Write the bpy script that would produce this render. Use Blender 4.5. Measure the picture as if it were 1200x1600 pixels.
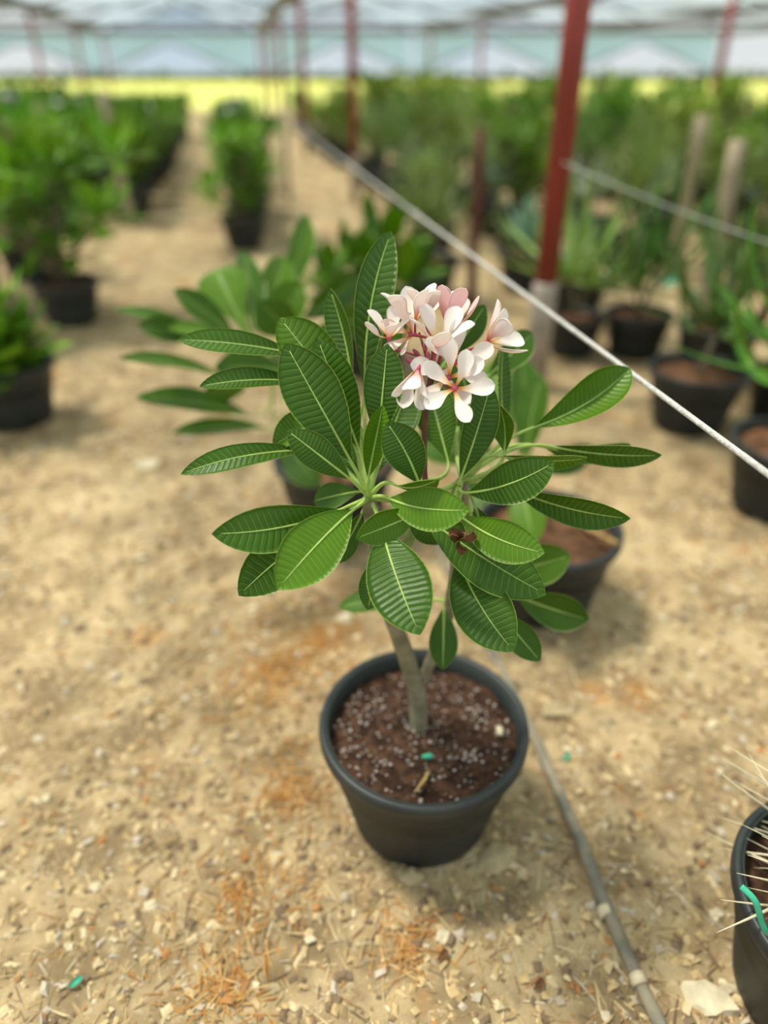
import bpy, bmesh, math, random
import numpy as np
from mathutils import Vector, Matrix, Quaternion, noise

random.seed(7)
scene = bpy.context.scene
COL = scene.collection
for o in list(bpy.data.objects):
    bpy.data.objects.remove(o)

# ------------------------------------------------------------------ camera, sky, sun, exposure
PITCH = math.radians(31.7)          # looking down at the pot
FPX = 1110.0                        # focal length in pixels of the 1200x1600 frame
CAM = Vector((0, 0, 1.25))
FWD = Vector((0, math.cos(PITCH), -math.sin(PITCH)))
UPV = Vector((0, math.sin(PITCH), math.cos(PITCH)))
RGT = Vector((1, 0, 0))
cam_data = bpy.data.cameras.new('camera')
cam = bpy.data.objects.new('camera', cam_data)
COL.objects.link(cam)
cam.location = CAM
cam.rotation_euler = (math.pi/2 - PITCH, 0, 0)
cam_data.sensor_fit = 'VERTICAL'
cam_data.sensor_height = 36.0
cam_data.sensor_width = 27.0
cam_data.lens = 36.0*FPX/1600.0
cam_data.clip_start = 0.02
cam_data.clip_end = 600
cam_data.dof.use_dof = True
cam_data.dof.focus_distance = 0.94
cam_data.dof.aperture_fstop = 1.0
scene.camera = cam

world = bpy.data.worlds.new('sky'); scene.world = world
world.use_nodes = True
wn = world.node_tree; wn.nodes.clear()
w_out = wn.nodes.new('ShaderNodeOutputWorld'); w_bg = wn.nodes.new('ShaderNodeBackground')
w_tc = wn.nodes.new('ShaderNodeTexCoord'); w_no = wn.nodes.new('ShaderNodeTexNoise')
w_cr = wn.nodes.new('ShaderNodeValToRGB')
w_no.inputs['Scale'].default_value = 2.2; w_no.inputs['Detail'].default_value = 4
w_cr.color_ramp.elements[0].position = 0.32; w_cr.color_ramp.elements[0].color = (0.58, 0.78, 0.95, 1)
w_cr.color_ramp.elements[1].position = 0.50; w_cr.color_ramp.elements[1].color = (0.95, 1.0, 1.0, 1)
wn.links.new(w_tc.outputs['Generated'], w_no.inputs['Vector'])
wn.links.new(w_no.outputs['Fac'], w_cr.inputs['Fac'])
wn.links.new(w_cr.outputs['Color'], w_bg.inputs['Color'])
w_bg.inputs['Strength'].default_value = 0.60
wn.links.new(w_bg.outputs['Background'], w_out.inputs['Surface'])

sun_d = bpy.data.lights.new('sun_offscreen', 'SUN'); sun = bpy.data.objects.new('sun_offscreen', sun_d); COL.objects.link(sun)
sun_d.energy = 5.0; sun_d.angle = math.radians(10); sun_d.color = (1.0, 0.93, 0.80)
sun.rotation_euler = Vector((0.42, -0.22, -1.0)).to_track_quat('-Z', 'Y').to_euler()
sun.location = (-5, 3, 12)

vs = scene.view_settings
vs.view_transform = 'Standard'; vs.look = 'None'; vs.gamma = 1; vs.use_curve_mapping = False
vs.exposure = 0.42

# ------------------------------------------------------------------ helpers
def P(x, y, d):
    """point seen at photo pixel (x, y) at depth d metres along the view axis"""
    return CAM + d*(FWD + RGT*((x-600.0)/FPX) + UPV*((800.0-y)/FPX))
def PG(x, y, z=0.0):
    r = FWD + RGT*((x-600.0)/FPX) + UPV*((800.0-y)/FPX)
    return CAM + r*((z-CAM.z)/r.z)

def mesh(name, verts, faces, mats=(), smooth=True, uvs=None, mat_idx=None):
    me = bpy.data.meshes.new(name)
    me.from_pydata([tuple(v) for v in verts], [], faces)
    for m in mats: me.materials.append(m)
    if smooth: me.polygons.foreach_set('use_smooth', [True]*len(me.polygons))
    if mat_idx is not None: me.polygons.foreach_set('material_index', mat_idx)
    if uvs is not None:
        uvl = me.uv_layers.new(name='UVMap')
        li = np.empty(len(me.loops), dtype=np.int32); me.loops.foreach_get('vertex_index', li)
        uvl.data.foreach_set('uv', np.asarray(uvs, dtype=np.float32)[li].ravel())
    me.update()
    return me
def put(name, me, parent=None, loc=(0, 0, 0), color=None):
    o = bpy.data.objects.new(name, me); COL.objects.link(o); o.location = loc
    if parent is not None: o.parent = parent
    if color is not None: o.color = (*color, 1)
    return o
def tag(o, label=None, cat=None, group=None, kind=None):
    if label: o['label'] = label
    if cat: o['category'] = cat
    if group: o['group'] = group
    if kind: o['kind'] = kind
    return o
def thing(name, label, cat, loc, group=None):
    o = bpy.data.objects.new(name, None); COL.objects.link(o); o.location = loc
    o.empty_display_size = 0.05
    return tag(o, label, cat, group)

class MB:
    def __init__(s): s.v = []; s.f = []; s.uv = []
    def add(s, v, f, uv=None):
        n = len(s.v); s.v += [Vector(p) for p in v]; s.f += [tuple(i+n for i in q) for q in f]
        s.uv += list(uv) if uv is not None else [(0, 0)]*len(v)
    def tube(s, pts, rad, seg=8, cap=True, flat=1.0):
        pts = [Vector(p) for p in pts]; n = len(pts)
        if not hasattr(rad, '__len__'): rad = [rad]*n
        t0 = (pts[1]-pts[0]).normalized()
        nrm = t0.orthogonal().normalized()
        V = []; F = []; U = []
        for i in range(n):
            t = (pts[min(i+1, n-1)]-pts[max(i-1, 0)]).normalized()
            nrm = (nrm - t*nrm.dot(t)).normalized(); b = t.cross(nrm)
            for k in range(seg):
                a = 2*math.pi*k/seg
                V.append(pts[i]+(nrm*math.cos(a)+b*math.sin(a)*flat)*rad[i]); U.append((i/(n-1), k/seg))
        for i in range(n-1):
            for k in range(seg):
                k2 = (k+1) % seg
                F.append((i*seg+k, i*seg+k2, (i+1)*seg+k2, (i+1)*seg+k))
        if cap:
            F.append(tuple(range(seg-1, -1, -1))); F.append(tuple((n-1)*seg+k for k in range(seg)))
        s.add(V, F, U)
    def lathe(s, prof, seg=48, c=(0, 0, 0), close=False):
        c = Vector(c); V = []; F = []; n = len(prof)
        for r, z in prof:
            for k in range(seg):
                a = 2*math.pi*k/seg
                V.append(c+Vector((r*math.cos(a), r*math.sin(a), z)))
        for i in range(n if close else n-1):
            j = (i+1) % n
            for k in range(seg):
                k2 = (k+1) % seg
                F.append((i*seg+k, i*seg+k2, j*seg+k2, j*seg+k))
        s.add(V, F)
    def box(s, c, d, rz=0.0):
        c = Vector(c); R = Matrix.Rotation(rz, 3, 'Z'); V = []
        for sx in (-1, 1):
            for sy in (-1, 1):
                for sz in (-1, 1):
                    V.append(c+R @ Vector((sx*d[0]/2, sy*d[1]/2, sz*d[2]/2)))
        s.add(V, [(0, 1, 3, 2), (4, 6, 7, 5), (0, 4, 5, 1), (2, 3, 7, 6), (0, 2, 6, 4), (1, 5, 7, 3)])
    def beam(s, a, b, w, h):
        a = Vector(a); b = Vector(b); t = (b-a).normalized()
        sd = t.cross(Vector((0, 0, 1)))
        sd = sd.normalized() if sd.length > 1e-4 else Vector((1, 0, 0))
        u = sd.cross(t)
        V = []
        for p in (a, b):
            for i, j in ((-1, -1), (1, -1), (1, 1), (-1, 1)): V.append(p+sd*i*w/2+u*j*h/2)
        s.add(V, [(0, 1, 2, 3), (7, 6, 5, 4), (0, 4, 5, 1), (1, 5, 6, 2), (2, 6, 7, 3), (3, 7, 4, 0)])
    def mesh(s, name, mats, smooth=True): return mesh(name, s.v, s.f, mats if isinstance(mats, (list, tuple)) else [mats], smooth, s.uv)
    def build(s, name, mat, parent=None, loc=(0, 0, 0), smooth=True):
        return put(name, s.mesh(name, mat, smooth), parent, loc)

def blob(r, seed, sx=1, sy=1, sz=1, sub=2, amp=0.25):
    bm = bmesh.new(); bmesh.ops.create_icosphere(bm, subdivisions=sub, radius=1.0)
    for v in bm.verts:
        k = 1+amp*noise.noise(v.co*1.3+Vector((seed*7.1, seed*3.3, seed)))*2
        v.co = Vector((v.co.x*sx, v.co.y*sy, v.co.z*sz))*k*r
    V = [v.co.copy() for v in bm.verts]; F = [tuple(v.index for v in f.verts) for f in bm.faces]
    bm.free(); return V, F

# ------------------------------------------------------------------ materials
def mat(name):
    m = bpy.data.materials.new(name); m.use_nodes = True
    nt = m.node_tree; nt.nodes.clear()
    return m, nt, nt.nodes, nt.links
def N(nodes, kind, **kw):
    n = nodes.new(kind)
    for k, v in kw.items(): setattr(n, k, v)
    return n
def math_n(nodes, links, op, a, b=None, clamp=False):
    n = nodes.new('ShaderNodeMath'); n.operation = op; n.use_clamp = clamp
    for i, x in enumerate((a, b)):
        if x is None: continue
        if isinstance(x, (int, float)): n.inputs[i].default_value = x
        else: links.new(x, n.inputs[i])
    return n.outputs[0]
def mix_n(nodes, links, fac, a, b, mode='MIX'):
    n = nodes.new('ShaderNodeMix'); n.data_type = 'RGBA'; n.blend_type = mode
    for s, x in ((0, fac), (6, a), (7, b)):
        if isinstance(x, (int, float)): n.inputs[s].default_value = x
        elif isinstance(x, (tuple, list)): n.inputs[s].default_value = (*x[:3], 1)
        else: links.new(x, n.inputs[s])
    return n.outputs[2]
def sstep(nodes, links, x, a, b):
    n = nodes.new('ShaderNodeMapRange'); n.interpolation_type = 'SMOOTHSTEP'
    links.new(x, n.inputs[0]); n.inputs[1].default_value = a; n.inputs[2].default_value = b
    n.inputs[3].default_value = 0; n.inputs[4].default_value = 1
    return n.outputs[0]

def plain(name, col, rough=0.6, var=0.25, scale=20.0, bump=0.0, spec=0.4, stretch=None, col2=None):
    m, nt, nd, lk = mat(name)
    out = N(nd, 'ShaderNodeOutputMaterial'); b = N(nd, 'ShaderNodeBsdfPrincipled')
    tc = N(nd, 'ShaderNodeTexCoord'); no = N(nd, 'ShaderNodeTexNoise')
    no.inputs['Scale'].default_value = scale; no.inputs['Detail'].default_value = 5
    src = tc.outputs['Object']
    if stretch:
        mp = N(nd, 'ShaderNodeMapping'); mp.inputs['Scale'].default_value = stretch
        lk.new(src, mp.inputs['Vector']); src = mp.outputs['Vector']
    lk.new(src, no.inputs['Vector'])
    c2 = col2 if col2 else tuple(c*(1-var) for c in col)
    f = sstep(nd, lk, no.outputs['Fac'], 0.35, 0.65)
    lk.new(mix_n(nd, lk, f, c2, col), b.inputs['Base Color'])
    b.inputs['Roughness'].default_value = rough; b.inputs['Specular IOR Level'].default_value = spec
    if bump:
        bp = N(nd, 'ShaderNodeBump'); bp.inputs['Strength'].default_value = bump; bp.inputs['Distance'].default_value = 0.01
        n2 = N(nd, 'ShaderNodeTexNoise'); n2.inputs['Scale'].default_value = scale*0.73; n2.inputs['Detail'].default_value = 5
        lk.new(src, n2.inputs['Vector'])
        lk.new(n2.outputs['Fac'], bp.inputs['Height']); lk.new(bp.outputs['Normal'], b.inputs['Normal'])
    lk.new(b.outputs['BSDF'], out.inputs['Surface'])
    return m

def leaf_mat(name, veins=21, vein_mix=0.85, under=False, rough=0.37, transl=0.3, edge=True):
    """blade of a leaf: colour from the object's own colour, pale pinnate veins from the UV along / across the blade"""
    m, nt, nd, lk = mat(name)
    out = N(nd, 'ShaderNodeOutputMaterial'); b = N(nd, 'ShaderNodeBsdfPrincipled'); tr = N(nd, 'ShaderNodeBsdfTranslucent')
    mx = N(nd, 'ShaderNodeMixShader'); oi = N(nd, 'ShaderNodeObjectInfo')
    uv = N(nd, 'ShaderNodeUVMap'); uv.uv_map = 'UVMap'
    sp = N(nd, 'ShaderNodeSeparateXYZ'); lk.new(uv.outputs['UV'], sp.inputs[0])
    u = sp.outputs[0]
    av = math_n(nd, lk, 'ABSOLUTE', math_n(nd, lk, 'SUBTRACT', math_n(nd, lk, 'MULTIPLY', sp.outputs[1], 2.0), 1.0))
    base = oi.outputs['Color']
    no = N(nd, 'ShaderNodeTexNoise'); no.inputs['Scale'].default_value = 18; no.inputs['Detail'].default_value = 4
    tc = N(nd, 'ShaderNodeTexCoord'); lk.new(tc.outputs['Object'], no.inputs['Vector'])
    var = math_n(nd, lk, 'ADD', math_n(nd, lk, 'MULTIPLY', no.outputs['Fac'], 0.55), 0.72)
    cm = N(nd, 'ShaderNodeVectorMath', operation='SCALE'); lk.new(base, cm.inputs[0]); lk.new(var, cm.inputs['Scale'])
    col = cm.outputs[0]
    if under: col = mix_n(nd, lk, 0.35, col, (0.24, 0.36, 0.12))
    if veins:
        # wobble the vein spacing so no two veins are spaced alike
        wob = math_n(nd, lk, 'MULTIPLY', math_n(nd, lk, 'SUBTRACT', no.outputs['Fac'], 0.5), 0.05)
        s = math_n(nd, lk, 'MULTIPLY', math_n(nd, lk, 'ADD', math_n(nd, lk, 'SUBTRACT', u, math_n(nd, lk, 'MULTIPLY', av, 0.055)), wob), float(veins))
        fr = math_n(nd, lk, 'ABSOLUTE', math_n(nd, lk, 'SUBTRACT', math_n(nd, lk, 'FRACT', s), 0.5))
        vein = math_n(nd, lk, 'SUBTRACT', 1.0, sstep(nd, lk, fr, 0.0, 0.07))
        fade = math_n(nd, lk, 'SUBTRACT', 1.0, sstep(nd, lk, av, 0.55, 0.97))
        vein = math_n(nd, lk, 'MULTIPLY', vein, fade)
        pale = mix_n(nd, lk, 0.5, base, (0.42, 0.60, 0.16))
        col = mix_n(nd, lk, math_n(nd, lk, 'MULTIPLY', vein, vein_mix), col, pale)
        if edge:
            e = sstep(nd, lk, av, 0.95, 0.985)
            col = mix_n(nd, lk, math_n(nd, lk, 'MULTIPLY', e, 0.75), col, (0.42, 0.52, 0.13))
        bp = N(nd, 'ShaderNodeBump'); bp.inputs['Strength'].default_value = 0.4; bp.inputs['Distance'].default_value = 0.0012
        h = math_n(nd, lk, 'ADD', math_n(nd, lk, 'MULTIPLY', sstep(nd, lk, fr, 0.0, 0.45), 1.0), math_n(nd, lk, 'MULTIPLY', vein, 0.5))
        lk.new(h, bp.inputs['Height']); lk.new(bp.outputs['Normal'], b.inputs['Normal'])
    lk.new(col, b.inputs['Base Color'])
    b.inputs['Roughness'].default_value = rough + (0.2 if under else 0)
    b.inputs['Specular IOR Level'].default_value = 0.18 if under else 0.30
    tcol = mix_n(nd, lk, 0.55, col, (0.42, 0.62, 0.03))
    lk.new(tcol, tr.inputs['Color'])
    mx.inputs[0].default_value = transl
    lk.new(b.outputs['BSDF'], mx.inputs[1]); lk.new(tr.outputs['BSDF'], mx.inputs[2])
    lk.new(mx.outputs[0], out.inputs['Surface'])
    return m

def petal_mat(name, under=False):
    m, nt, nd, lk = mat(name)
    out = N(nd, 'ShaderNodeOutputMaterial'); b = N(nd, 'ShaderNodeBsdfPrincipled'); tr = N(nd, 'ShaderNodeBsdfTranslucent')
    mx = N(nd, 'ShaderNodeMixShader'); oi = N(nd, 'ShaderNodeObjectInfo')
    uv = N(nd, 'ShaderNodeUVMap'); uv.uv_map = 'UVMap'
    sp = N(nd, 'ShaderNodeSeparateXYZ'); lk.new(uv.outputs['UV'], sp.inputs[0])
    cr = N(nd, 'ShaderNodeValToRGB'); e = cr.color_ramp.elements
    stops = [(0.0, (0.62, 0.10, 0.05)), (0.10, (0.85, 0.36, 0.06)), (0.22, (0.97, 0.76, 0.36)), (0.40, (0.97, 0.90, 0.82)), (1.0, (0.98, 0.95, 0.91))]
    if under: stops = [(0.0, (0.70, 0.10, 0.16)), (0.22, (0.84, 0.42, 0.44)), (0.55, (0.96, 0.80, 0.78)), (1.0, (0.97, 0.92, 0.88))]
    e[0].position, e[0].color = stops[0][0], (*stops[0][1], 1)
    e[1].position, e[1].color = stops[-1][0], (*stops[-1][1], 1)
    for p, c in stops[1:-1]:
        x = e.new(p); x.color = (*c, 1)
    lk.new(sp.outputs[0], cr.inputs['Fac'])
    # fine streaks running along the petal
    wv = N(nd, 'ShaderNodeTexNoise'); mp = N(nd, 'ShaderNodeMapping'); mp.inputs['Scale'].default_value = (1.5, 14, 1)
    lk.new(uv.outputs['UV'], mp.inputs['Vector']); lk.new(mp.outputs['Vector'], wv.inputs['Vector'])
    wv.inputs['Scale'].default_value = 1.5
    col = mix_n(nd, lk, math_n(nd, lk, 'MULTIPLY', wv.outputs['Fac'], 0.10), cr.outputs['Color'], (0.90, 0.66, 0.62))
    col = mix_n(nd, lk, 1.0, col, oi.outputs['Color'], 'MULTIPLY')
    lk.new(col, b.inputs['Base Color']); lk.new(col, tr.inputs['Color'])
    b.inputs['Roughness'].default_value = 0.5; b.inputs['Specular IOR Level'].default_value = 0.25
    mx.inputs[0].default_value = 0.35
    lk.new(b.outputs['BSDF'], mx.inputs[1]); lk.new(tr.outputs['BSDF'], mx.inputs[2]); lk.new(mx.outputs[0], out.inputs['Surface'])
    return m

def film_mat(name, col, cover, diffuse=0.35):
    m, nt, nd, lk = mat(name)
    out = N(nd, 'ShaderNodeOutputMaterial'); t = N(nd, 'ShaderNodeBsdfTransparent'); tl = N(nd, 'ShaderNodeBsdfTranslucent')
    d = N(nd, 'ShaderNodeBsdfDiffuse'); a = N(nd, 'ShaderNodeMixShader'); b = N(nd, 'ShaderNodeMixShader')
    no = N(nd, 'ShaderNodeTexNoise'); tc = N(nd, 'ShaderNodeTexCoord'); mp = N(nd, 'ShaderNodeMapping')
    mp.inputs['Scale'].default_value = (0.8, 0.25, 0.8); lk.new(tc.outputs['Object'], mp.inputs['Vector'])
    lk.new(mp.outputs['Vector'], no.inputs['Vector']); no.inputs['Scale'].default_value = 1.2; no.inputs['Detail'].default_value = 4
    t.inputs['Color'].default_value = (0.97, 0.98, 0.98, 1)
    tl.inputs['Color'].default_value = (*col, 1); d.inputs['Color'].default_value = (*col, 1)
    a.inputs[0].default_value = diffuse
    lk.new(tl.outputs[0], a.inputs[1]); lk.new(d.outputs[0], a.inputs[2])
    f = math_n(nd, lk, 'ADD', math_n(nd, lk, 'MULTIPLY', math_n(nd, lk, 'SUBTRACT', no.outputs['Fac'], 0.5), 0.5), cover, True)
    lk.new(f, b.inputs[0]); lk.new(t.outputs[0], b.inputs[1]); lk.new(a.outputs[0], b.inputs[2])
    lk.new(b.outputs[0], out.inputs['Surface'])
    return m

def ground_mat():
    m, nt, nd, lk = mat('sandy_straw_ground')
    out = N(nd, 'ShaderNodeOutputMaterial'); b = N(nd, 'ShaderNodeBsdfPrincipled'); tc = N(nd, 'ShaderNodeTexCoord')
    def noi(sc, det=5, rough=0.6):
        n = N(nd, 'ShaderNodeTexNoise'); n.inputs['Scale'].default_value = sc; n.inputs['Detail'].default_value = det
        n.inputs['Roughness'].default_value = rough
        lk.new(tc.outputs['Object'], n.inputs['Vector']); return n.outputs['Fac']
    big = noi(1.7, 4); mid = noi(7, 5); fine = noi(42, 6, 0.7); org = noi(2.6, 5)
    c = mix_n(nd, lk, sstep(nd, lk, mid, 0.36, 0.64), (0.25, 0.178, 0.092), (0.49, 0.365, 0.20))
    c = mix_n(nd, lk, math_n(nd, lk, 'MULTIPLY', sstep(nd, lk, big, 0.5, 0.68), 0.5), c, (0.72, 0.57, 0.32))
    c = mix_n(nd, lk, math_n(nd, lk, 'MULTIPLY', sstep(nd, lk, org, 0.58, 0.70), 0.62), c, (0.52, 0.24, 0.065))
    c = mix_n(nd, lk, math_n(nd, lk, 'MULTIPLY', sstep(nd, lk, fine, 0.54, 0.70), 0.55), c, (0.74, 0.60, 0.37))
    c = mix_n(nd, lk, math_n(nd, lk, 'MULTIPLY', math_n(nd, lk, 'SUBTRACT', 1.0, sstep(nd, lk, fine, 0.30, 0.44)), 0.7), c, (0.17, 0.115, 0.06))
    c = mix_n(nd, lk, math_n(nd, lk, 'MULTIPLY', sstep(nd, lk, noi(13, 4), 0.56, 0.68), 0.5), c, (0.22, 0.16, 0.095))
    lk.new(c, b.inputs['Base Color']); b.inputs['Roughness'].default_value = 0.9; b.inputs['Specular IOR Level'].default_value = 0.15
    bp = N(nd, 'ShaderNodeBump'); bp.inputs['Strength'].default_value = 0.8; bp.inputs['Distance'].default_value = 0.012
    lk.new(noi(31, 6, 0.7), bp.inputs['Height']); lk.new(bp.outputs['Normal'], b.inputs['Normal'])
    lk.new(b.outputs['BSDF'], out.inputs['Surface'])
    return m
def attr_mat(name, rough=0.85):
    m, nt, nd, lk = mat(name)
    out = N(nd, 'ShaderNodeOutputMaterial'); b = N(nd, 'ShaderNodeBsdfPrincipled'); a = N(nd, 'ShaderNodeAttribute')
    a.attribute_name = 'tone'
    no = N(nd, 'ShaderNodeTexNoise'); no.inputs['Scale'].default_value = 90
    tc = N(nd, 'ShaderNodeTexCoord'); lk.new(tc.outputs['Object'], no.inputs['Vector'])
    lk.new(mix_n(nd, lk, math_n(nd, lk, 'MULTIPLY', no.outputs['Fac'], 0.5), a.outputs['Color'], (0.25, 0.17, 0.09)), b.inputs['Base Color'])
    b.inputs['Roughness'].default_value = rough; b.inputs['Specular IOR Level'].default_value = 0.15
    lk.new(b.outputs['BSDF'], out.inputs['Surface'])
    return m

M = {}
M['ground'] = ground_mat()
M['chips'] = attr_mat('chip_and_straw')
M['leaf'] = leaf_mat('leaf_top'); M['leaf_under'] = leaf_mat('leaf_under', vein_mix=0.45, under=True)
M['bleaf'] = leaf_mat('background_leaf', veins=14, vein_mix=0.25, rough=0.38, transl=0.34, edge=False)
M['strap'] = leaf_mat('strap_leaf', veins=0, rough=0.4, transl=0.3, edge=False)
M['midrib'] = plain('leaf_midrib', (0.40, 0.56, 0.13), 0.45, 0.2, 60)
M['petal'] = petal_mat('petal_top'); M['petal_under'] = petal_mat('petal_under', True)
M['tube'] = plain('corolla_tube', (0.62, 0.10, 0.17), 0.45, 0.3, 80)
M['bud'] = plain('flower_bud', (0.66, 0.16, 0.22), 0.45, 0.35, 60)
M['stalk'] = plain('flower_stalk', (0.17, 0.06, 0.04), 0.55, 0.35, 60)
M['bark'] = plain('grey_green_bark', (0.27, 0.24, 0.15), 0.7, 0.35, 45, 0.5)
M['young_bark'] = plain('young_green_bark', (0.24, 0.33, 0.10), 0.55, 0.3, 40, 0.2)
M['pot'] = plain('black_pot_plastic', (0.028, 0.033, 0.031), 0.5, 0.25, 9, 0.0, 0.28, (1, 1, 0.3))
M['pot_rim'] = plain('pot_rim_plastic', (0.030, 0.035, 0.034), 0.45, 0.3, 14, 0.0, 0.40)  # wall plastic, coloured slightly lighter for skylight on the rim
M['soil'] = plain('dark_potting_soil', (0.085, 0.044, 0.026), 0.9, 0.0, 60, 0.8, 0.1, None, (0.028, 0.015, 0.010))
M['perlite'] = plain('perlite', (0.50, 0.42, 0.37), 0.8, 0.3, 300)
M['dry_soil'] = plain('reddish_dry_soil', (0.24, 0.12, 0.06), 0.9, 0.0, 30, 0.6, 0.1, None, (0.10, 0.05, 0.028))
M['red_paint'] = plain('red_oxide_paint', (0.30, 0.040, 0.028), 0.45, 0.3, 12, 0.0, 0.45, (1, 1, 0.2))
M['white_paint'] = plain('grey_white_paint', (0.43, 0.37, 0.31), 0.75, 0.3, 10)
M['steel'] = plain('galvanised_steel', (0.15, 0.15, 0.14), 0.5, 0.3, 8)
M['wood'] = plain('weathered_stake_wood', (0.42, 0.34, 0.23), 0.85, 0.3, 30, 0.3, 0.2, (1, 1, 0.08))
M['dark_wood'] = plain('red_brown_stake_wood', (0.15, 0.062, 0.040), 0.8, 0.35, 30, 0.3, 0.2, (1, 1, 0.08))
M['rope'] = plain('white_rope', (0.60, 0.59, 0.55), 0.8, 0.25, 160, 0.5)
M['pipe'] = plain('grey_drip_pipe', (0.175, 0.165, 0.130), 0.7, 0.3, 22, 0.2, 0.2, None, (0.29, 0.25, 0.175))
M['stone'] = plain('cream_stone', (0.74, 0.63, 0.42), 0.8, 0.25, 30, 0.3)
M['tan_stone'] = plain('tan_stone', (0.50, 0.39, 0.22), 0.85, 0.3, 25, 0.3)
M['dry'] = plain('dried_brown_petal', (0.20, 0.085, 0.030), 0.8, 0.5, 120)
M['green_plastic'] = plain('mint_green_plastic', (0.05, 0.42, 0.25), 0.4, 0.2, 20)
M['straw'] = plain('dry_straw', (0.55, 0.36, 0.13), 0.8, 0.35, 60)
M['orange_straw'] = plain('orange_dry_straw', (0.50, 0.24, 0.07), 0.8, 0.4, 30)
M['spine'] = plain('cactus_spine', (0.70, 0.62, 0.42), 0.5, 0.25, 60)
M['cactus'] = plain('cactus_skin', (0.10, 0.20, 0.06), 0.55, 0.3, 20)
M['film'] = film_mat('roof_film', (0.70, 0.86, 0.95), 0.40)
M['curtain'] = film_mat('curtain_film', (0.36, 0.54, 0.70), 0.88)
M['lawn'] = plain('sunlit_lawn', (0.42, 0.50, 0.10), 0.9, 0.0, 0.9, 0.2, 0.1, None, (0.55, 0.52, 0.17))
M['hedge'] = plain('far_hedge', (0.09, 0.16, 0.05), 0.9, 0.5, 3, 0.3)
M['white_petal'] = plain('white_blossom', (0.85, 0.80, 0.76), 0.6, 0.12, 30)
M['pink_petal'] = plain('pink_blossom', (0.72, 0.36, 0.33), 0.6, 0.2, 30)

OCC = []                                     # spots already taken by posts, stakes and strips
SL = -0.19                                   # the rows run along (SL, 1)
def row(o, y): return Vector((o+SL*y, y, 0))  # point of the row with cross offset o at distance y

# ------------------------------------------------------------------ ground
def gz(x, y):
    r = max(0.0, 1-max(0, y-3)/6)
    return r*(0.020*noise.noise(Vector((x*2.1, y*2.1, 0.3))) + 0.011*noise.noise(Vector((x*9, y*9, 1.7))) + 0.006*noise.noise(Vector((x*27, y*27, 4.1)))) - 0.004
def axis(a, b, fine0, fine1, step):
    L = list(np.arange(fine0, fine1, step)); s = step; v = L[-1]
    while v < b: s *= 1.16; v = min(b, v+s); L.append(v)
    s = step; v = L[0]
    while v > a: s *= 1.16; v = max(a, v-s); L.insert(0, v)
    return L
xs = axis(-22, 22, -1.1, 1.4, 0.014); ys = axis(-3, 33, 0.2, 2.6, 0.014)
V = [(x, y, gz(x, y)) for y in ys for x in xs]
nx = len(xs)
F = [(j*nx+i, j*nx+i+1, (j+1)*nx+i+1, (j+1)*nx+i) for j in range(len(ys)-1) for i in range(nx-1)]
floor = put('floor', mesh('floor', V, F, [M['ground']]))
tag(floor, 'tan sandy ground strewn with straw and wood chips', 'ground', kind='structure')

b = MB(); b.add([(-160, 33, -0.02), (160, 33, -0.02), (160, 300, 0.0), (-160, 300, 0.0)], [(0, 1, 2, 3)])
tag(b.build('lawn', M['lawn'], smooth=False), 'bright yellow green lawn beyond the greenhouse', 'lawn', kind='structure')

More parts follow.
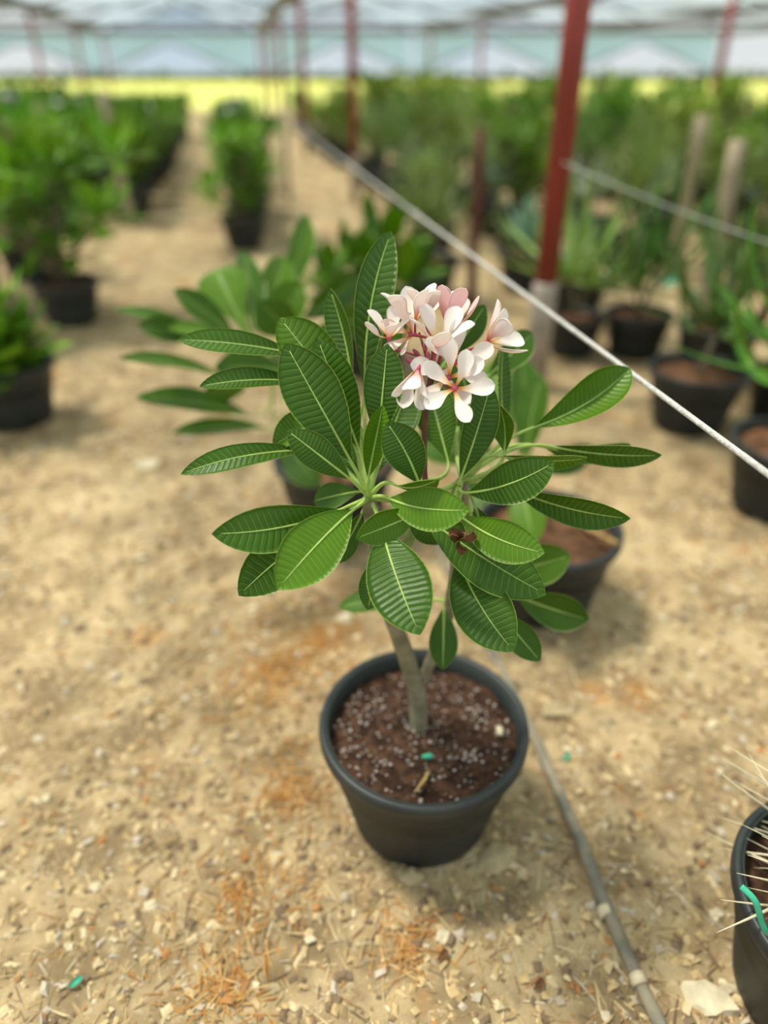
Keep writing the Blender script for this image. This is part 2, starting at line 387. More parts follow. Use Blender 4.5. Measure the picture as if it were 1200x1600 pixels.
# chips, straw and grit scattered over the near ground: nobody could count them
def scatter():
    rnd = random.Random(3)
    V = []; F = []; C = []
    pal = [(0.80, 0.64, 0.38), (0.62, 0.45, 0.22), (0.72, 0.55, 0.30), (0.86, 0.74, 0.50), (0.40, 0.28, 0.14), (0.48, 0.22, 0.07), (0.20, 0.14, 0.09), (0.62, 0.54, 0.42)]
    wts = [2.5, 6, 4, 1.2, 6, 1.4, 5, 3]
    patches = [(PG(490, 1000), 0.16), (PG(450, 1235), 0.08), (PG(370, 1400), 0.07), (PG(350, 1545), 0.06), (PG(420, 1060), 0.10), (PG(640, 1480), 0.04)]
    for n in range(26000):
        y = 0.25+ (rnd.random()**1.4)*4.2; x = rnd.uniform(-0.75, 0.85)*(0.55+y*0.62)
        kind = rnd.random()
        col = rnd.choices(pal, wts)[0]
        if kind < 0.72:   # chip or crumb
            r = (0.0022+0.0075*rnd.random()**2.2)*(1+0.2*y); a, bb, c = r*rnd.uniform(0.7, 1.6), r*rnd.uniform(0.5, 1.1), r*rnd.uniform(0.3, 0.7)
        else:             # straw or twig
            a = rnd.uniform(0.012, 0.04); bb = c = rnd.uniform(0.0009, 0.0022)
        if n % 16 == 0:    # heaps of orange straw
            q, rr = rnd.choices(patches, [6, 2, 1.2, 1.2, 3, 1])[0]
            t = rnd.uniform(0, 6.28); k = rr*abs(rnd.gauss(0, 1.1)); x = q.x+k*math.cos(t); y = q.y+k*math.sin(t)
            a = rnd.uniform(0.012, 0.045); bb = c = rnd.uniform(0.001, 0.0024)
            col = rnd.choice([(0.56, 0.26, 0.06), (0.62, 0.34, 0.10), (0.44, 0.19, 0.05), (0.70, 0.44, 0.17)])
        R = Matrix.Rotation(rnd.uniform(0, 6.28), 3, 'Z') @ Matrix.Rotation(rnd.uniform(-0.35, 0.35), 3, 'Y') @ Matrix.Rotation(rnd.uniform(-0.5, 0.5), 3, 'X')
        o = Vector((x, y, gz(x, y)+c*0.5)); i0 = len(V)
        # irregular six-point lump
        for p in ((-a, -bb*0.6, 0), (-a*0.5, bb, 0), (a, bb*0.5, 0), (a*0.6, -bb, 0), (-a*0.2, bb*0.1, c), (a*0.35, -bb*0.15, c*0.9), (0, 0, -c)):
            V.append(o+R @ Vector(p))
            C.append(col)
        F += [(i0, i0+4, i0+1), (i0+1, i0+4, i0+5), (i0+1, i0+5, i0+2), (i0+2, i0+5, i0+3), (i0+3, i0+5, i0+4), (i0+3, i0+4, i0),
              (i0, i0+1, i0+6), (i0+1, i0+2, i0+6), (i0+2, i0+3, i0+6), (i0+3, i0, i0+6)]
    me = mesh('ground_litter', V, F, [M['chips']], smooth=False)
    at = me.attributes.new('tone', 'FLOAT_COLOR', 'POINT')
    at.data.foreach_set('color', np.hstack([np.array(C, dtype=np.float32), np.ones((len(C), 1), np.float32)]).ravel())
    return tag(put('ground_litter', me), 'loose wood chips and dry straw scattered over the sandy ground', 'litter', kind='stuff')
scatter()

# ------------------------------------------------------------------ greenhouse shell
EAVE = 2.52; RIDGE = 3.25; SPAN = 5.6; O0 = 1.31
gut = [O0+SPAN*k for k in range(-3, 4)]
trim = 0
def trim_obj(mb, m):
    global trim
    trim += 1
    return tag(mb.build('trim_%d' % trim, m, smooth=False), kind='structure')
for k, o in enumerate(gut):
    mb = MB(); mb.beam(row(o, -5)+Vector((0, 0, EAVE)), row(o, 31)+Vector((0, 0, EAVE)), 0.22, 0.20); trim_obj(mb, M['steel'])
for k in range(len(gut)-1):
    mb = MB(); o = (gut[k]+gut[k+1])/2
    mb.beam(row(o, -5)+Vector((0, 0, RIDGE)), row(o, 31)+Vector((0, 0, RIDGE)), 0.06, 0.08); trim_obj(mb, M['steel'])
POSTY = [3.17, 8.6, 14.03, 19.5, 25.0, 30.6]
for y in POSTY:                                  # tie bars across the spans and the rafters over them
    mb = MB()
    mb.beam(row(gut[0], y)+Vector((0, 0, EAVE)), row(gut[-1], y)+Vector((0, 0, EAVE)), 0.06, 0.10 if y < 30 else 0.17)
    for k in range(len(gut)-1):
        a = row(gut[k], y)+Vector((0, 0, EAVE)); c = row(gut[k+1], y)+Vector((0, 0, EAVE)); r = (a+c)/2; r.z = RIDGE
        mb.beam(a, r, 0.04, 0.05); mb.beam(r, c, 0.04, 0.05)
    trim_obj(mb, M['steel'])
# film roof: one sheet for each slope
ceil = thing('ceiling', 'hazy plastic film roof of the greenhouse', 'ceiling', (0, 0, 0)); ceil['kind'] = 'structure'
for k in range(len(gut)-1):
    om = (gut[k]+gut[k+1])/2
    for (oa, za, ob, zb) in ((gut[k], EAVE+0.09, om, RIDGE+0.06), (om, RIDGE+0.06, gut[k+1], EAVE+0.09)):
        n = 12; V = []; F = []
        for i in range(n+1):
            y = -5+36*i/n
            for j in range(3):
                t = j/2; p = row(oa+(ob-oa)*t, y); p.z = za+(zb-za)*t - (0.05*math.sin(i*1.7+k) if j == 1 else 0); V.append(p)
        for i in range(n):
            for j in range(2): F.append((i*3+j, i*3+j+1, i*3+j+4, i*3+j+3))
        put('film_sheet', mesh('film_sheet', V, F, [M['film']]), ceil)
# end curtains: film gathered up to leave triangular openings
wall = thing('wall_far', 'bluish film curtains tied back at the far end', 'wall', (0, 0, 0)); wall['kind'] = 'structure'
YE = 30.9
def curtain(o0, o1, apex):
    ox = o0+(o1-o0)*apex; hem = 1.30
    def pt(o, z, j=0): 
        p = row(o, YE); p.z = z; p.y += 0.05*math.sin(j*1.3); return p
    top = [pt(o0+(o1-o0)*i/10, EAVE-0.05, i) for i in range(11)]
    zb = []
    for i in range(11):
        t = i/10
        zz = hem + (EAVE-0.28-hem)*max(0, 1-abs(t-apex)/0.46)
        zb.append(pt(o0+(o1-o0)*t, zz, i+0.5))
    V = top+zb; F = [(i, i+1, 12+i, 11+i) for i in range(10)]
    put('curtain_panel', mesh('curtain_panel', V, F, [M['curtain']]), wall)
    mb = MB(); mb.tube(zb, 0.035, 6); put('curtain_hem', mb.mesh('curtain_hem', M['steel']), wall)
for k in range(len(gut)-1): curtain(gut[k]+0.1, gut[k+1]-0.1, [0.5, 0.45, 0.42, 0.55, 0.5, 0.5][k])

def post(o, y, label, r=0.046, group=None):
    OCC.append((row(o, y), .28)); t = thing('greenhouse_post', label, 'post', row(o, y), group)
    mb = MB(); mb.tube([(0, 0, 0.40), (0, 0, EAVE-0.07)], r, 20); mb.build('shaft', M['red_paint'], t)
    mb = MB(); mb.lathe([(0.001, -0.03), (r*1.12, -0.03), (r*1.12, 0.46), (r*1.0, 0.475), (0.001, 0.475)], 20); mb.build('base_sleeve', M['white_paint'], t)['label'] = 'whitish painted foot of the post'
    mb = MB(); mb.box((0, 0, EAVE-0.078), (0.16, 0.16, 0.016)); mb.build('head_plate', M['steel'], t, smooth=False)
    return t
post(O0, 3.17, 'thick red steel post rising beside the pink flowers', 0.048)
post(O0, 8.6, 'red steel post with whitish foot standing behind the taut rope')
post(O0, 14.03, 'slim red post on the tan path past the rope', 0.05)
for y, w in zip(POSTY[3:], ('fourth', 'fifth', 'sixth')): post(O0, y, '%s red post of the line beside the taut rope' % w, 0.05)
for y, w in zip((11.7, 17.2, 22.7, 28.2), ('first', 'second', 'third', 'fourth')): post(O0+SPAN, y, '%s red post of the line among the mixed plant rows' % w, 0.055)
for y, w in zip((19.5, 25.0, 30.6), ('first', 'second', 'third')): post(O0-SPAN, y, '%s far red post of the line beyond the dense shrubs' % w, 0.05)

mb = MB(); rnd = random.Random(5)
for i in range(170):
    x = -75+i*0.95
    v, f = blob(1.0, i*0.37, 1.1, 0.9, rnd.uniform(0.8, 1.7), 1, 0.25); mb.add([p+Vector((x, 150+rnd.uniform(-2, 2), 0.2)) for p in v], f)
tag(mb.build('hedge', M['hedge']), 'low dark hedge along the far edge of the lawn', 'hedge', kind='stuff')

# ------------------------------------------------------------------ leaf builders
PROF = [(0, .03), (.06, .15), (.14, .35), (.25, .60), (.38, .83), (.5, .96), (.59, 1.0), (.68, .97), (.77, .86), (.85, .68), (.92, .44), (.97, .21), (1, .015)]
PETAL = [(0, .16), (.1, .18), (.22, .26), (.36, .48), (.5, .74), (.64, .95), (.74, 1.0), (.83, .93), (.91, .72), (.96, .48), (.99, .22), (1, .04)]
def prof(t, tab):
    for (a, x), (c, y) in zip(tab, tab[1:]):
        if t <= c: 
            k = (t-a)/(c-a); return x+(y-x)*k
    return tab[-1][1]
def blade(B, T, W, n, bow=0.1, side=0.0, fold=0.2, cup=0.0, tab=PROF, nu=52, nv=10, relief=0.0, veins=17, droop=0.0, thick=0.0007, twist=0.0, wave=0.0, seed=0):
    """thin solid blade from B to T (relative to B); n is the face normal; returns verts, faces, uv, mat index, centre line"""
    B = Vector(B); T = Vector(T); ax = T-B; L = ax.length; a = ax.normalized()
    n = (n-a*n.dot(a)).normalized(); s = a.cross(n)
    ctr = []
    for i in range(nu+1):
        t = i/nu
        p = a*L*t + n*(bow*L*4*t*(1-t) - droop*L*(t**3-t)) + s*(side*L*4*t*(1-t))
        ctr.append(p)
    top = []; bot = []; uv = []
    for i in range(nu+1):
        t = i/nu
        tg = (ctr[min(i+1, nu)]-ctr[max(i-1, 0)]).normalized()
        nn = (n-tg*n.dot(tg)).normalized()
        if twist: nn = Quaternion(tg, twist*(t-0.3)) @ nn
        ss = tg.cross(nn)
        w = W*0.5*prof(t, tab)
        for j in range(nv+1):
            v = -1+2*j/nv; av = abs(v)
            h = fold*av*w + cup*v*v*w
            if relief: h += relief*math.cos(2*math.pi*(veins*(t-0.055*av)))*min(1, w/(W*0.3))*(0.35+0.65*av)*(1-0.35*av)*(1 if av > 0.01 else 0)
            if wave: h += wave*W*math.sin(t*9+seed+(1.7 if v > 0 else 0))*av*av
            p = ctr[i]+ss*(v*w*(1-0.10*abs(fold)))+nn*h
            top.append(p); bot.append(p-nn*thick); uv.append((t, j/nv))
    m = nv+1; V = top+bot; U = uv+uv; F = []; MI = []; off = len(top)
    for i in range(nu):
        for j in range(nv):
            q = (i*m+j, i*m+j+1, (i+1)*m+j+1, (i+1)*m+j)
            F.append(q); MI.append(0)
            F.append((q[3]+off, q[2]+off, q[1]+off, q[0]+off)); MI.append(1)
        for j in (0, nv):
            q = (i*m+j, (i+1)*m+j, (i+1)*m+j+off, i*m+j+off)
            F.append(q if j else q[::-1]); MI.append(0)
    return V, F, U, MI, ctr
def cam_normal(B, T, roll):
    """direction facing the viewer's side of the blade, turned by roll degrees about the leaf's own axis"""
    a = (T-B).normalized(); c = (CAM-(B+T)/2).normalized()
    n = (c-a*c.dot(a)).normalized()
    return Quaternion(a, math.radians(roll)) @ n

DARK = MID = PALE = (0.050, 0.130, 0.006)      # mature blade
BRI = YEL = (0.092, 0.205, 0.007)               # young blade, and blades painted brighter for light on or through them
def hero_leaf(plant, base, tip, wpx, col, roll=0, bow=0.06, fold=0.25, side=0.0, crown=None, cup=0.0, droop=0.0, twist=0.0, relief=0.0004, wave=0.02, veins=21, nu=64, tab=PROF, rib=1.0, brown=None):
    B = P(*base); T = P(*tip); d = (base[2]+tip[2])/2
    W = wpx*d/FPX
    n = cam_normal(B, T, roll)
    V, F, U, MI, ctr = blade(B, T, W, n, bow, side, fold, cup, tab, nu, 10, relief, veins, droop, 0.0007, twist, wave, base[0]*0.1)
    o = put('leaf', mesh('leaf', V, F, [M['leaf'], M['leaf_under']], True, U, MI), plant, B-plant.location, tuple(c*(1+.12*math.sin(base[0]*1.7+tip[1]*.9)) for c in col))
    pts = []; rad = []
    if crown is not None:
        c = crown-B; t0 = (ctr[2]-ctr[0]).normalized()
        for k in range(6):
            t = k/6; pts.append(c*(1-t)**2 + (t0*(-0.4*c.length))*2*t*(1-t)); rad.append((0.0040-0.0020*t)*rib)
    for i in range(0, int(nu*0.97), 4): pts.append(ctr[i]+n*0.0002); rad.append((0.0018*(1-i/nu)+0.00030)*rib)
    mbb = MB(); mbb.tube(pts, rad, 7); mbb.build('midrib', M['midrib'], o)
    return o

# ------------------------------------------------------------------ pots
POT_R = 0.19; POT_H = 0.25
def pot_meshes(seg, tag_):
    R = POT_R; r0 = 0.135; H = POT_H
    w = MB(); n = 7; prof_ = [(0.001, 0.0), (r0-0.006, 0.0), (r0, 0.006)]
    for i in range(1, n): prof_.append((r0+(R-0.012-r0)*i/n, 0.006+(H-0.03-0.006)*i/n))
    prof_ += [(R-0.012, H-0.03), (R-0.012, H-0.004), (R-0.016, H-0.004), (R-0.018, H-0.05), (R-0.026, H-0.11), (0.001, H-0.11)]
    w.lathe(prof_, seg)
    rr = MB(); rr.lathe([(R-0.0125, H-0.030), (R-0.003, H-0.030), (R, H-0.025), (R+0.001, H-0.010), (R-0.001, H-0.003), (R-0.006, H), (R-0.011, H-0.002), (R-0.0155, H-0.008), (R-0.0155, H-0.02)], seg, close=True)
    s = MB(); V = []; F = []; nr = 10; ns = seg; rs = R-0.0165
    V.append((0, 0, H-0.036))
    for i in range(1, nr+1):
        for k in range(ns):
            a = 2*math.pi*k/ns; q = rs*i/nr
            V.append((q*math.cos(a), q*math.sin(a), H-0.04+0.012*noise.noise(Vector((q*math.cos(a)*22, q*math.sin(a)*22, 2.2)))))
    for k in range(ns): F.append((0, 1+k, 1+(k+1) % ns))
    for i in range(nr-1):
        for k in range(ns): F.append((1+i*ns+k, 1+(i+1)*ns+k, 1+(i+1)*ns+(k+1) % ns, 1+i*ns+(k+1) % ns))
    s.add(V, F)
    return w.mesh('pot_wall_'+tag_, M['pot']), rr.mesh('pot_rim_'+tag_, M['pot_rim']), s
HI = pot_meshes(96, 'fine'); LO = pot_meshes(32, 'plain')
SOIL_HI = HI[2].mesh('soil_dark', M['soil']); SOIL_LO = LO[2].mesh('soil_dry', M['dry_soil'])
def add_pot(t, hi=False, scale=1.0, parts=True):
    k = HI if hi else LO
    p = put('pot', k[0], t); p.scale = (scale,)*3
    if parts: put('rim', k[1], p); put('soil', SOIL_HI if hi else SOIL_LO, p)
    return p

# ------------------------------------------------------------------ the flowering plumeria
POT = Vector((0.072, 0.903, 0.0))
plum = thing('potted_plumeria', 'plumeria with glossy ribbed leaves and pale pink flowers in a black pot', 'potted plant', POT)
pot = add_pot(plum, True)
# perlite and crumbs in the soil: too many and too small to pick apart
rnd = random.Random(11); mb = MB()
for n in range(420):
    a = rnd.uniform(0, 6.28); q = 0.165*math.sqrt(rnd.random()); r = rnd.choice([0.0014, 0.0020, 0.0025, 0.0036])
    v, f = blob(r, n, 1, rnd.uniform(0.7, 1), 0.8, 1, 0.3)
    z = POT_H-0.037+0.012*noise.noise(Vector((q*math.cos(a)*22, q*math.sin(a)*22, 2.2)))
    mb.add([p+Vector((q*math.cos(a), q*math.sin(a), z)) for p in v], f)
tag(mb.build('perlite', M['perlite'], pot), kind='stuff')

def path(pts):      # smooth path through points given as (x, y, depth)
    q = [P(*p) if not isinstance(p, Vector) else p for p in pts]
    out = []
    for i in range(len(q)-1):
        p0 = q[max(i-1, 0)]; p1 = q[i]; p2 = q[i+1]; p3 = q[min(i+2, len(q)-1)]
        for k in range(6):
            t = k/6
            out.append(0.5*((2*p1)+(-p0+p2)*t+(2*p0-5*p1+4*p2-p3)*t*t+(-p0+3*p1-3*p2+p3)*t**3))
    out.append(q[-1]); return out
def limb(name, pts, r0, r1, m, parent, seg=14, knob=0.0):
    p = path(pts); n = len(p); mb = MB()
    mb.tube([v-parent.matrix_world.translation if False else v-POT for v in p], [(r0+(r1-r0)*i/(n-1))*(1+knob*math.sin(i*2.3)) for i in range(n)], seg)
    return mb.build(name, m, parent)
C1 = P(578, 778, 0.985); C2 = P(722, 752, 1.02); C3 = P(664, 752, 1.01)
base_pt = POT+Vector((-0.008, 0.012, 0.19))
limb('trunk', [base_pt, (652, 1085, 1.29), (636, 1030, 1.23), (612, 960, 1.15), (592, 870, 1.06), (580, 800, 1.0), C1], 0.0175, 0.0105, M['bark'], plum, 16, 0.05)
limb('branch', [(650, 1080, 1.285), (672, 1035, 1.25), (700, 960, 1.18), (716, 860, 1.10), (722, 790, 1.05), C2], 0.0105, 0.0095, M['bark'], plum, 14, 0.05)
limb('branch', [(600, 905, 1.10), (635, 850, 1.07), (656, 800, 1.04), C3], 0.0085, 0.0075, M['young_bark'], plum, 12, 0.04)
limb('branch', [(700, 960, 1.18), (745, 935, 1.20), (790, 925, 1.22)], 0.0075, 0.006, M['young_bark'], plum, 12, 0.04)
C4 = P(790, 925, 1.22)

def L(base, tip, w, col, **k): return hero_leaf(plum, base, tip, w, col, **k)
# crown at the front
L((549, 722, .965), (446, 537, .93), 92, MID, crown=C1, bow=.05, fold=.18)
L((556, 660, 1.0), (437, 497, .99), 84, YEL, roll=12, crown=C1, bow=.07, fold=.2, cup=.25)
L((561, 702, .985), (496, 528, .96), 70, DARK, crown=C1, bow=.04, fold=.35)
L((552, 610, 1.02), (515, 450, 1.03), 52, DARK, roll=-40, crown=C1, bow=-.05, fold=.5)
L((569, 610, 1.03), (612, 361, 1.05), 62, PALE, roll=14, crown=C1, bow=.05, fold=.3, side=-.06)
L((566, 640, 1.05), (610, 458, 1.07), 62, YEL, roll=25, crown=C1, bow=.05, fold=.4)
L((591, 690, .955), (605, 537, .93), 64, MID, crown=C1, bow=.04, fold=.12)
L((575, 747, .95), (598, 633, .92), 40, BRI, crown=C1, bow=.05, fold=.65, cup=.3)
L((655, 757, .93), (604, 660, .90), 66, DARK, crown=C1, bow=.06, fold=.2, side=.04)
L((548, 749, .945), (448, 672, .905), 54, MID, crown=C1, bow=.10, fold=.05, cup=-.2)
L((530, 652, 1.04), (427, 697, 1.02), 62, YEL, roll=35, crown=C1, bow=.08, fold=.5)
L((480, 704, 1.02), (283, 741, .97), 44, PALE, roll=28, crown=C1, bow=.06, fold=.25, droop=.10)
L((535, 795, .955), (331, 834, .88), 74, MID, crown=C1, bow=.05, fold=.15, side=-.05)
L((552, 797, .95), (434, 921, .86), 92, BRI, crown=C1, bow=.07, fold=.1, side=.02)
L((520, 815, .985), (373, 931, .93), 82, DARK, crown=C1, bow=.05, fold=.15, roll=-10, side=.04)
L((660, 797, .95), (556, 841, .92), 56, BRI, roll=-22, crown=C1, bow=.04, fold=.1)
L((606, 778, .95), (734, 797, .87), 70, BRI, crown=C1, bow=.07, fold=.08, side=.05)
L((612, 755, .94), (686, 748, .88), 44, BRI, roll=68, crown=C1, bow=.10, fold=.1)
L((597, 826, .955), (656, 992, .86), 100, MID, crown=C1, bow=.07, fold=.12, side=.02)
L((594, 862, 1.02), (574, 953, 1.0), 50, DARK, crown=C1, bow=.04, fold=.2, roll=-15)
L((566, 800, 1.0), (520, 880, .97), 46, DARK, crown=C1, bow=.04, fold=.2, roll=-40)
L((562, 768, 1.02), (490, 783, 1.05), 46, MID, crown=C1, bow=.04, fold=.2, roll=20)
L((470, 556, 1.04), (277, 531, 1.0), 46, PALE, roll=32, crown=C1, bow=.05, fold=.3)
L((470, 598, 1.03), (312, 604, .98), 42, MID, roll=36, crown=C1, bow=.07, fold=.25, cup=.2)
L((568, 760, 1.05), (512, 660, 1.10), 66, DARK, crown=C1, bow=.05)
L((588, 740, 1.03), (640, 600, 1.08), 70, DARK, crown=C1, bow=.05, fold=.3)
# crown on the right
L((833, 668, 1.03), (984, 575, 1.04), 66, BRI, roll=-10, crown=C2, bow=.03, fold=.55, side=.07, cup=.25)
L((860, 697, 1.05), (1034, 711, 1.02), 48, PALE, roll=42, crown=C2, bow=.05, fold=.2)
L((845, 697, 1.09), (985, 695, 1.11), 48, DARK, roll=48, crown=C2, bow=.10, fold=.2)
L((780, 712, 1.0), (918, 716, .97), 46, YEL, roll=58, crown=C2, bow=.05, fold=.2)
L((729, 770, .98), (866, 722, .92), 70, DARK, crown=C2, bow=.06, fold=.12, side=.06)
L((800, 763, 1.03), (985, 810, .98), 58, DARK, roll=34, crown=C2, bow=.08, fold=.3)
L((719, 749, .99), (766, 602, .97), 58, DARK, roll=15, crown=C2, bow=.05, fold=.4)
L((788, 708, 1.0), (778, 628, .97), 52, YEL, roll=-35, crown=C2, bow=-.12, fold=.45)
L((718, 805, .97), (851, 864, .90), 66, BRI, crown=C2, bow=.06, fold=.1, side=.06)
L((662, 806, 1.0), (853, 929, .95), 88, DARK, crown=C2, bow=.05, fold=.12, side=.02)
L((716, 868, 1.02), (803, 1018, .93), 92, MID, crown=C2, bow=.06, fold=.18, side=.05)
L((760, 900, 1.08), (778, 1000, 1.08), 44, DARK, crown=C2, bow=.05, roll=-25)
L((778, 955, 1.10), (844, 1033, 1.06), 48, MID, crown=C4, bow=.05)
L((694, 948, 1.17), (692, 1047, 1.13), 46, MID, crown=P(703, 930, 1.16), bow=.05, fold=.1)
L((806, 930, 1.24), (920, 968, 1.22), 62, MID, crown=C4, bow=.06, roll=20)
L((770, 900, 1.24), (892, 868, 1.22), 66, BRI, crown=C4, bow=.06, roll=10)
L((660, 935, 1.22), (530, 948, 1.28), 44, DARK, crown=P(700, 940, 1.18), bow=.05, roll=30)
L((790, 690, 1.08), (787, 535, 1.08), 44, MID, roll=62, crown=C2, bow=-.04, fold=.3, relief=.002)
L((740, 690, 1.12), (692, 560, 1.15), 72, DARK, crown=C2, bow=.05)
L((700, 720, 1.06), (668, 600, 1.10), 70, DARK, crown=C3, bow=.05, fold=.3)
L((742, 660, 1.12), (716, 560, 1.12), 54, DARK, crown=C2, bow=.05, fold=.3)
L((700, 560, 1.10), (758, 476, 1.08), 44, MID, roll=20, crown=C3, bow=.05, fold=.2)
L((760, 590, 1.18), (832, 520, 1.22), 50, MID, roll=10, crown=C2, bow=.05)
L((742, 790, 1.06), (770, 880, 1.08), 60, DARK, crown=C2, bow=.05)
L((640, 770, 1.03), (690, 850, 1.04), 64, DARK, crown=C3, bow=.05)

# flower stalk, twigs, buds and flowers
limb('flower_stalk', [C3, (663, 690, .99), (668, 625, .965), (676, 560, .96), (680, 525, .965)], 0.0042, 0.0028, M['stalk'], plum, 10, 0.08)
PETAL_M = []
for k, (bw, dr, sd, W) in enumerate(((0.08, 0.20, 0.05, 0.48), (0.04, 0.10, 0.07, 0.44), (0.10, -0.12, 0.04, 0.46))):
    V, F, U, MI, ctr = blade((0, 0, 0), (0, 0, 1), W, Vector((-1, 0, 0)), bw*-1, sd, 0.08, 0.18, PETAL, 20, 8, 0, 17, dr, 0.018, 0.25, 0.02, k)
    PETAL_M.append(mesh('petal', V, F, [M['petal'], M['petal_under']], True, U, MI))
def flower(c, axis, open_deg, R=50, spin=0, back=None, tint=(1, 1, 1), skip=(), angles=None):
    """c = throat (x, y, depth); axis = (right, up, towards the viewer); back = where the corolla tube is rooted"""
    o0 = P(*c)
    ax = (RGT*axis[0]+UPV*axis[1]-FWD*axis[2]).normalized()
    q = ax.to_track_quat('Z', 'Y')
    root = P(*back) if back else o0-ax*0.03
    pts = [root, root.lerp(o0-ax*0.018, 0.5)+Vector((0, 0, 0.002)), o0-ax*0.018, o0-ax*0.007, o0+ax*0.001]
    mb = MB(); mb.tube([p-o0 for p in pts], [0.0013, 0.0015, 0.0019, 0.0027, 0.0036], 9)
    f = mb.build('flower', M['tube'], plum, o0-POT)
    s = R*c[2]/FPX
    for i in range(5):
        if i in skip: continue
        ang = open_deg + (angles[i] if angles else 0)
        p = put('petal', PETAL_M[i % 3 if i != 4 else 1], f, color=tint)
        mtx = q.to_matrix() @ Matrix.Rotation(math.radians(spin+72*i), 3, 'Z') @ Matrix.Rotation(math.radians(ang), 3, 'Y')
        off = q.to_matrix() @ Matrix.Rotation(math.radians(spin+72*i), 3, 'Z') @ Vector((0.0018, 0, -0.001))
        p.matrix_local = Matrix.Translation(off) @ mtx.to_4x4() @ Matrix.Diagonal((s, s, s, 1))
    return f
HUB = (672, 590, .965); HUB2 = (678, 535, .968)
flower((711, 606, .915), (.05, .10, 1), 76, 60, 0, HUB)
flower((701, 590, .935), (-.22, .10, .9), 68, 62, 172, HUB)
flower((710, 566, .955), (.25, .22, .8), 64, 64, 80, HUB)
flower((683, 537, .945), (.10, .70, .6), 46, 68, 95, HUB)
flower((608, 526, .955), (-.05, .70, .55), 44, 52, 100, (662, 560, .965))
flower((646, 502, .965), (-.15, .8, .35), 40, 66, 80, HUB2)
flower((668, 494, .985), (.05, .85, .3), 42, 56, 120, HUB2)
flower((702, 512, .975), (.20, .9, .1), 28, 66, 60, HUB2, (1.0, .80, .83))
flower((642, 522, .95), (-.6, .0, .5), 50, 54, 40, HUB2, (1.0, .92, .92))
flower((653, 580, .93), (-.22, -.85, .35), 26, 62, 95, (668, 566, .96))
flower((763, 532, .97), (.70, .40, .28), 44, 64, 90, (700, 560, .975))
for (x, y, d, x2, y2, r) in ((634, 559, .94, 652, 572, 7), (655, 556, .95, 660, 572, 5), (668, 548, .95, 670, 566, 5.5), (690, 556, .96, 684, 572, 5), (645, 545, .965, 660, 562, 5), (662, 536, .96, 667, 556, 5)):
    a = P(x2, y2, d+.01)-POT; c = P(x, y, d)-POT; u = c-a
    h = P(*HUB)-POT; mb = MB(); s = d/FPX
    mb.tube([h, h.lerp(a, .6), a, a+u*.25, a+u*.6, a+u*.9, c], [.0012, .0012, .0013, r*.5*s, r*.75*s, r*.45*s, r*.1*s], 9)
    mb.build('flower_bud', M['bud'], plum)
for (x, y) in ((655, 520), (690, 545), (664, 575), (684, 570)):
    mb = MB(); a = P(674, 600, .962)-POT; c = P(x, y, .968)-POT
    mb.tube([a, a.lerp(c, .5)+Vector((.002, 0, 0)), c], [.0024, .002, .0015], 8); mb.build('flower_twig', M['stalk'], plum)

# things lying on the plant and in its pot
mb = MB(); rnd = random.Random(4); q0 = P(718, 842, .945)
for k in range(5):
    a = k*1.3+rnd.random(); T = Vector((math.cos(a)*.016, math.sin(a)*.006, .012+.010*rnd.random()-.006*k))
    V, F, U, MI, c = blade((0, 0, 0), T, .013, Vector((rnd.uniform(-1, 1), -1, .4)), .3, .2, .8, .5, PETAL, 10, 6, 0, 17, .3, .0008, 1.4, .15, k); mb.add(V, F, U)
tag(mb.build('dried_flower', M['dry'], None, q0), 'shrivelled brown dead flower lying on a dark leaf', 'dead flower')
def soil_pt(x, y): return PG(x, y, POT_H-0.03)
v, f = blob(.0075, 2.2, 1.3, .8, .5, 2, .35); mb = MB(); mb.add(v, f)
tag(mb.build('plastic_scrap', M['green_plastic'], None, soil_pt(668, 1182)), 'small green plastic scrap on the dark potting soil', 'scrap')
v, f = blob(.010, 5.1, .75, 1.3, .6, 2, .3); mb = MB(); mb.add(v, f)
tag(mb.build('pebble', M['stone'], None, soil_pt(781, 1142)), 'whitish oval pebble on the dark potting soil', 'pebble')
a = soil_pt(670, 1205); c = soil_pt(648, 1240); mb = MB()
mb.tube([Vector((0, 0, 0)), (c-a)*.5+Vector((.004, 0, .006)), c-a+Vector((0, 0, .004))], [.004, .006, .003], 8, flat=.4)
tag(mb.build('dry_leaf_scrap', M['straw'], None, a), 'curled tan dry leaf scrap at the pot edge on soil', 'dry leaf')

# ------------------------------------------------------------------ drip pipe, ropes, stakes
pp = [PG(x, y, .008) for x, y in ((1062, 1680), (1030, 1600), (985, 1500), (943, 1410), (905, 1310), (880, 1250), (832, 1145), (790, 1060), (752, 985))]
d = (pp[-1]-pp[-3]).normalized(); q = pp[-1]
while q.y < 2.7: q = q+Vector((SL, 1, 0))*.3; pp.append(Vector((q.x+.02*math.sin(q.y*3), q.y, .008)))
pts = []
for i in range(len(pp)-1):
    for k in range(4): pts.append(pp[i].lerp(pp[i+1], k/4)+Vector((0, 0, .004*math.sin(i*2+k))))
t = thing('drip_pipe', 'grey irrigation pipe running along the ground past the flowering pot', 'pipe', pp[0])
mb = MB(); mb.tube([p-pp[0] for p in pts], .0115, 12); mb.build('hose', M['pipe'], t)
for (x, y) in ((945, 1425), (997, 1530)):
    a = PG(x, y, .010)-pp[0]; dd = (PG(x+26, y+60, .010)-PG(x, y, .010)).normalized(); mb = MB(); mb.tube([a-dd*.008, a+dd*.008], .0128, 12); mb.build('joint', M['stone'], t)

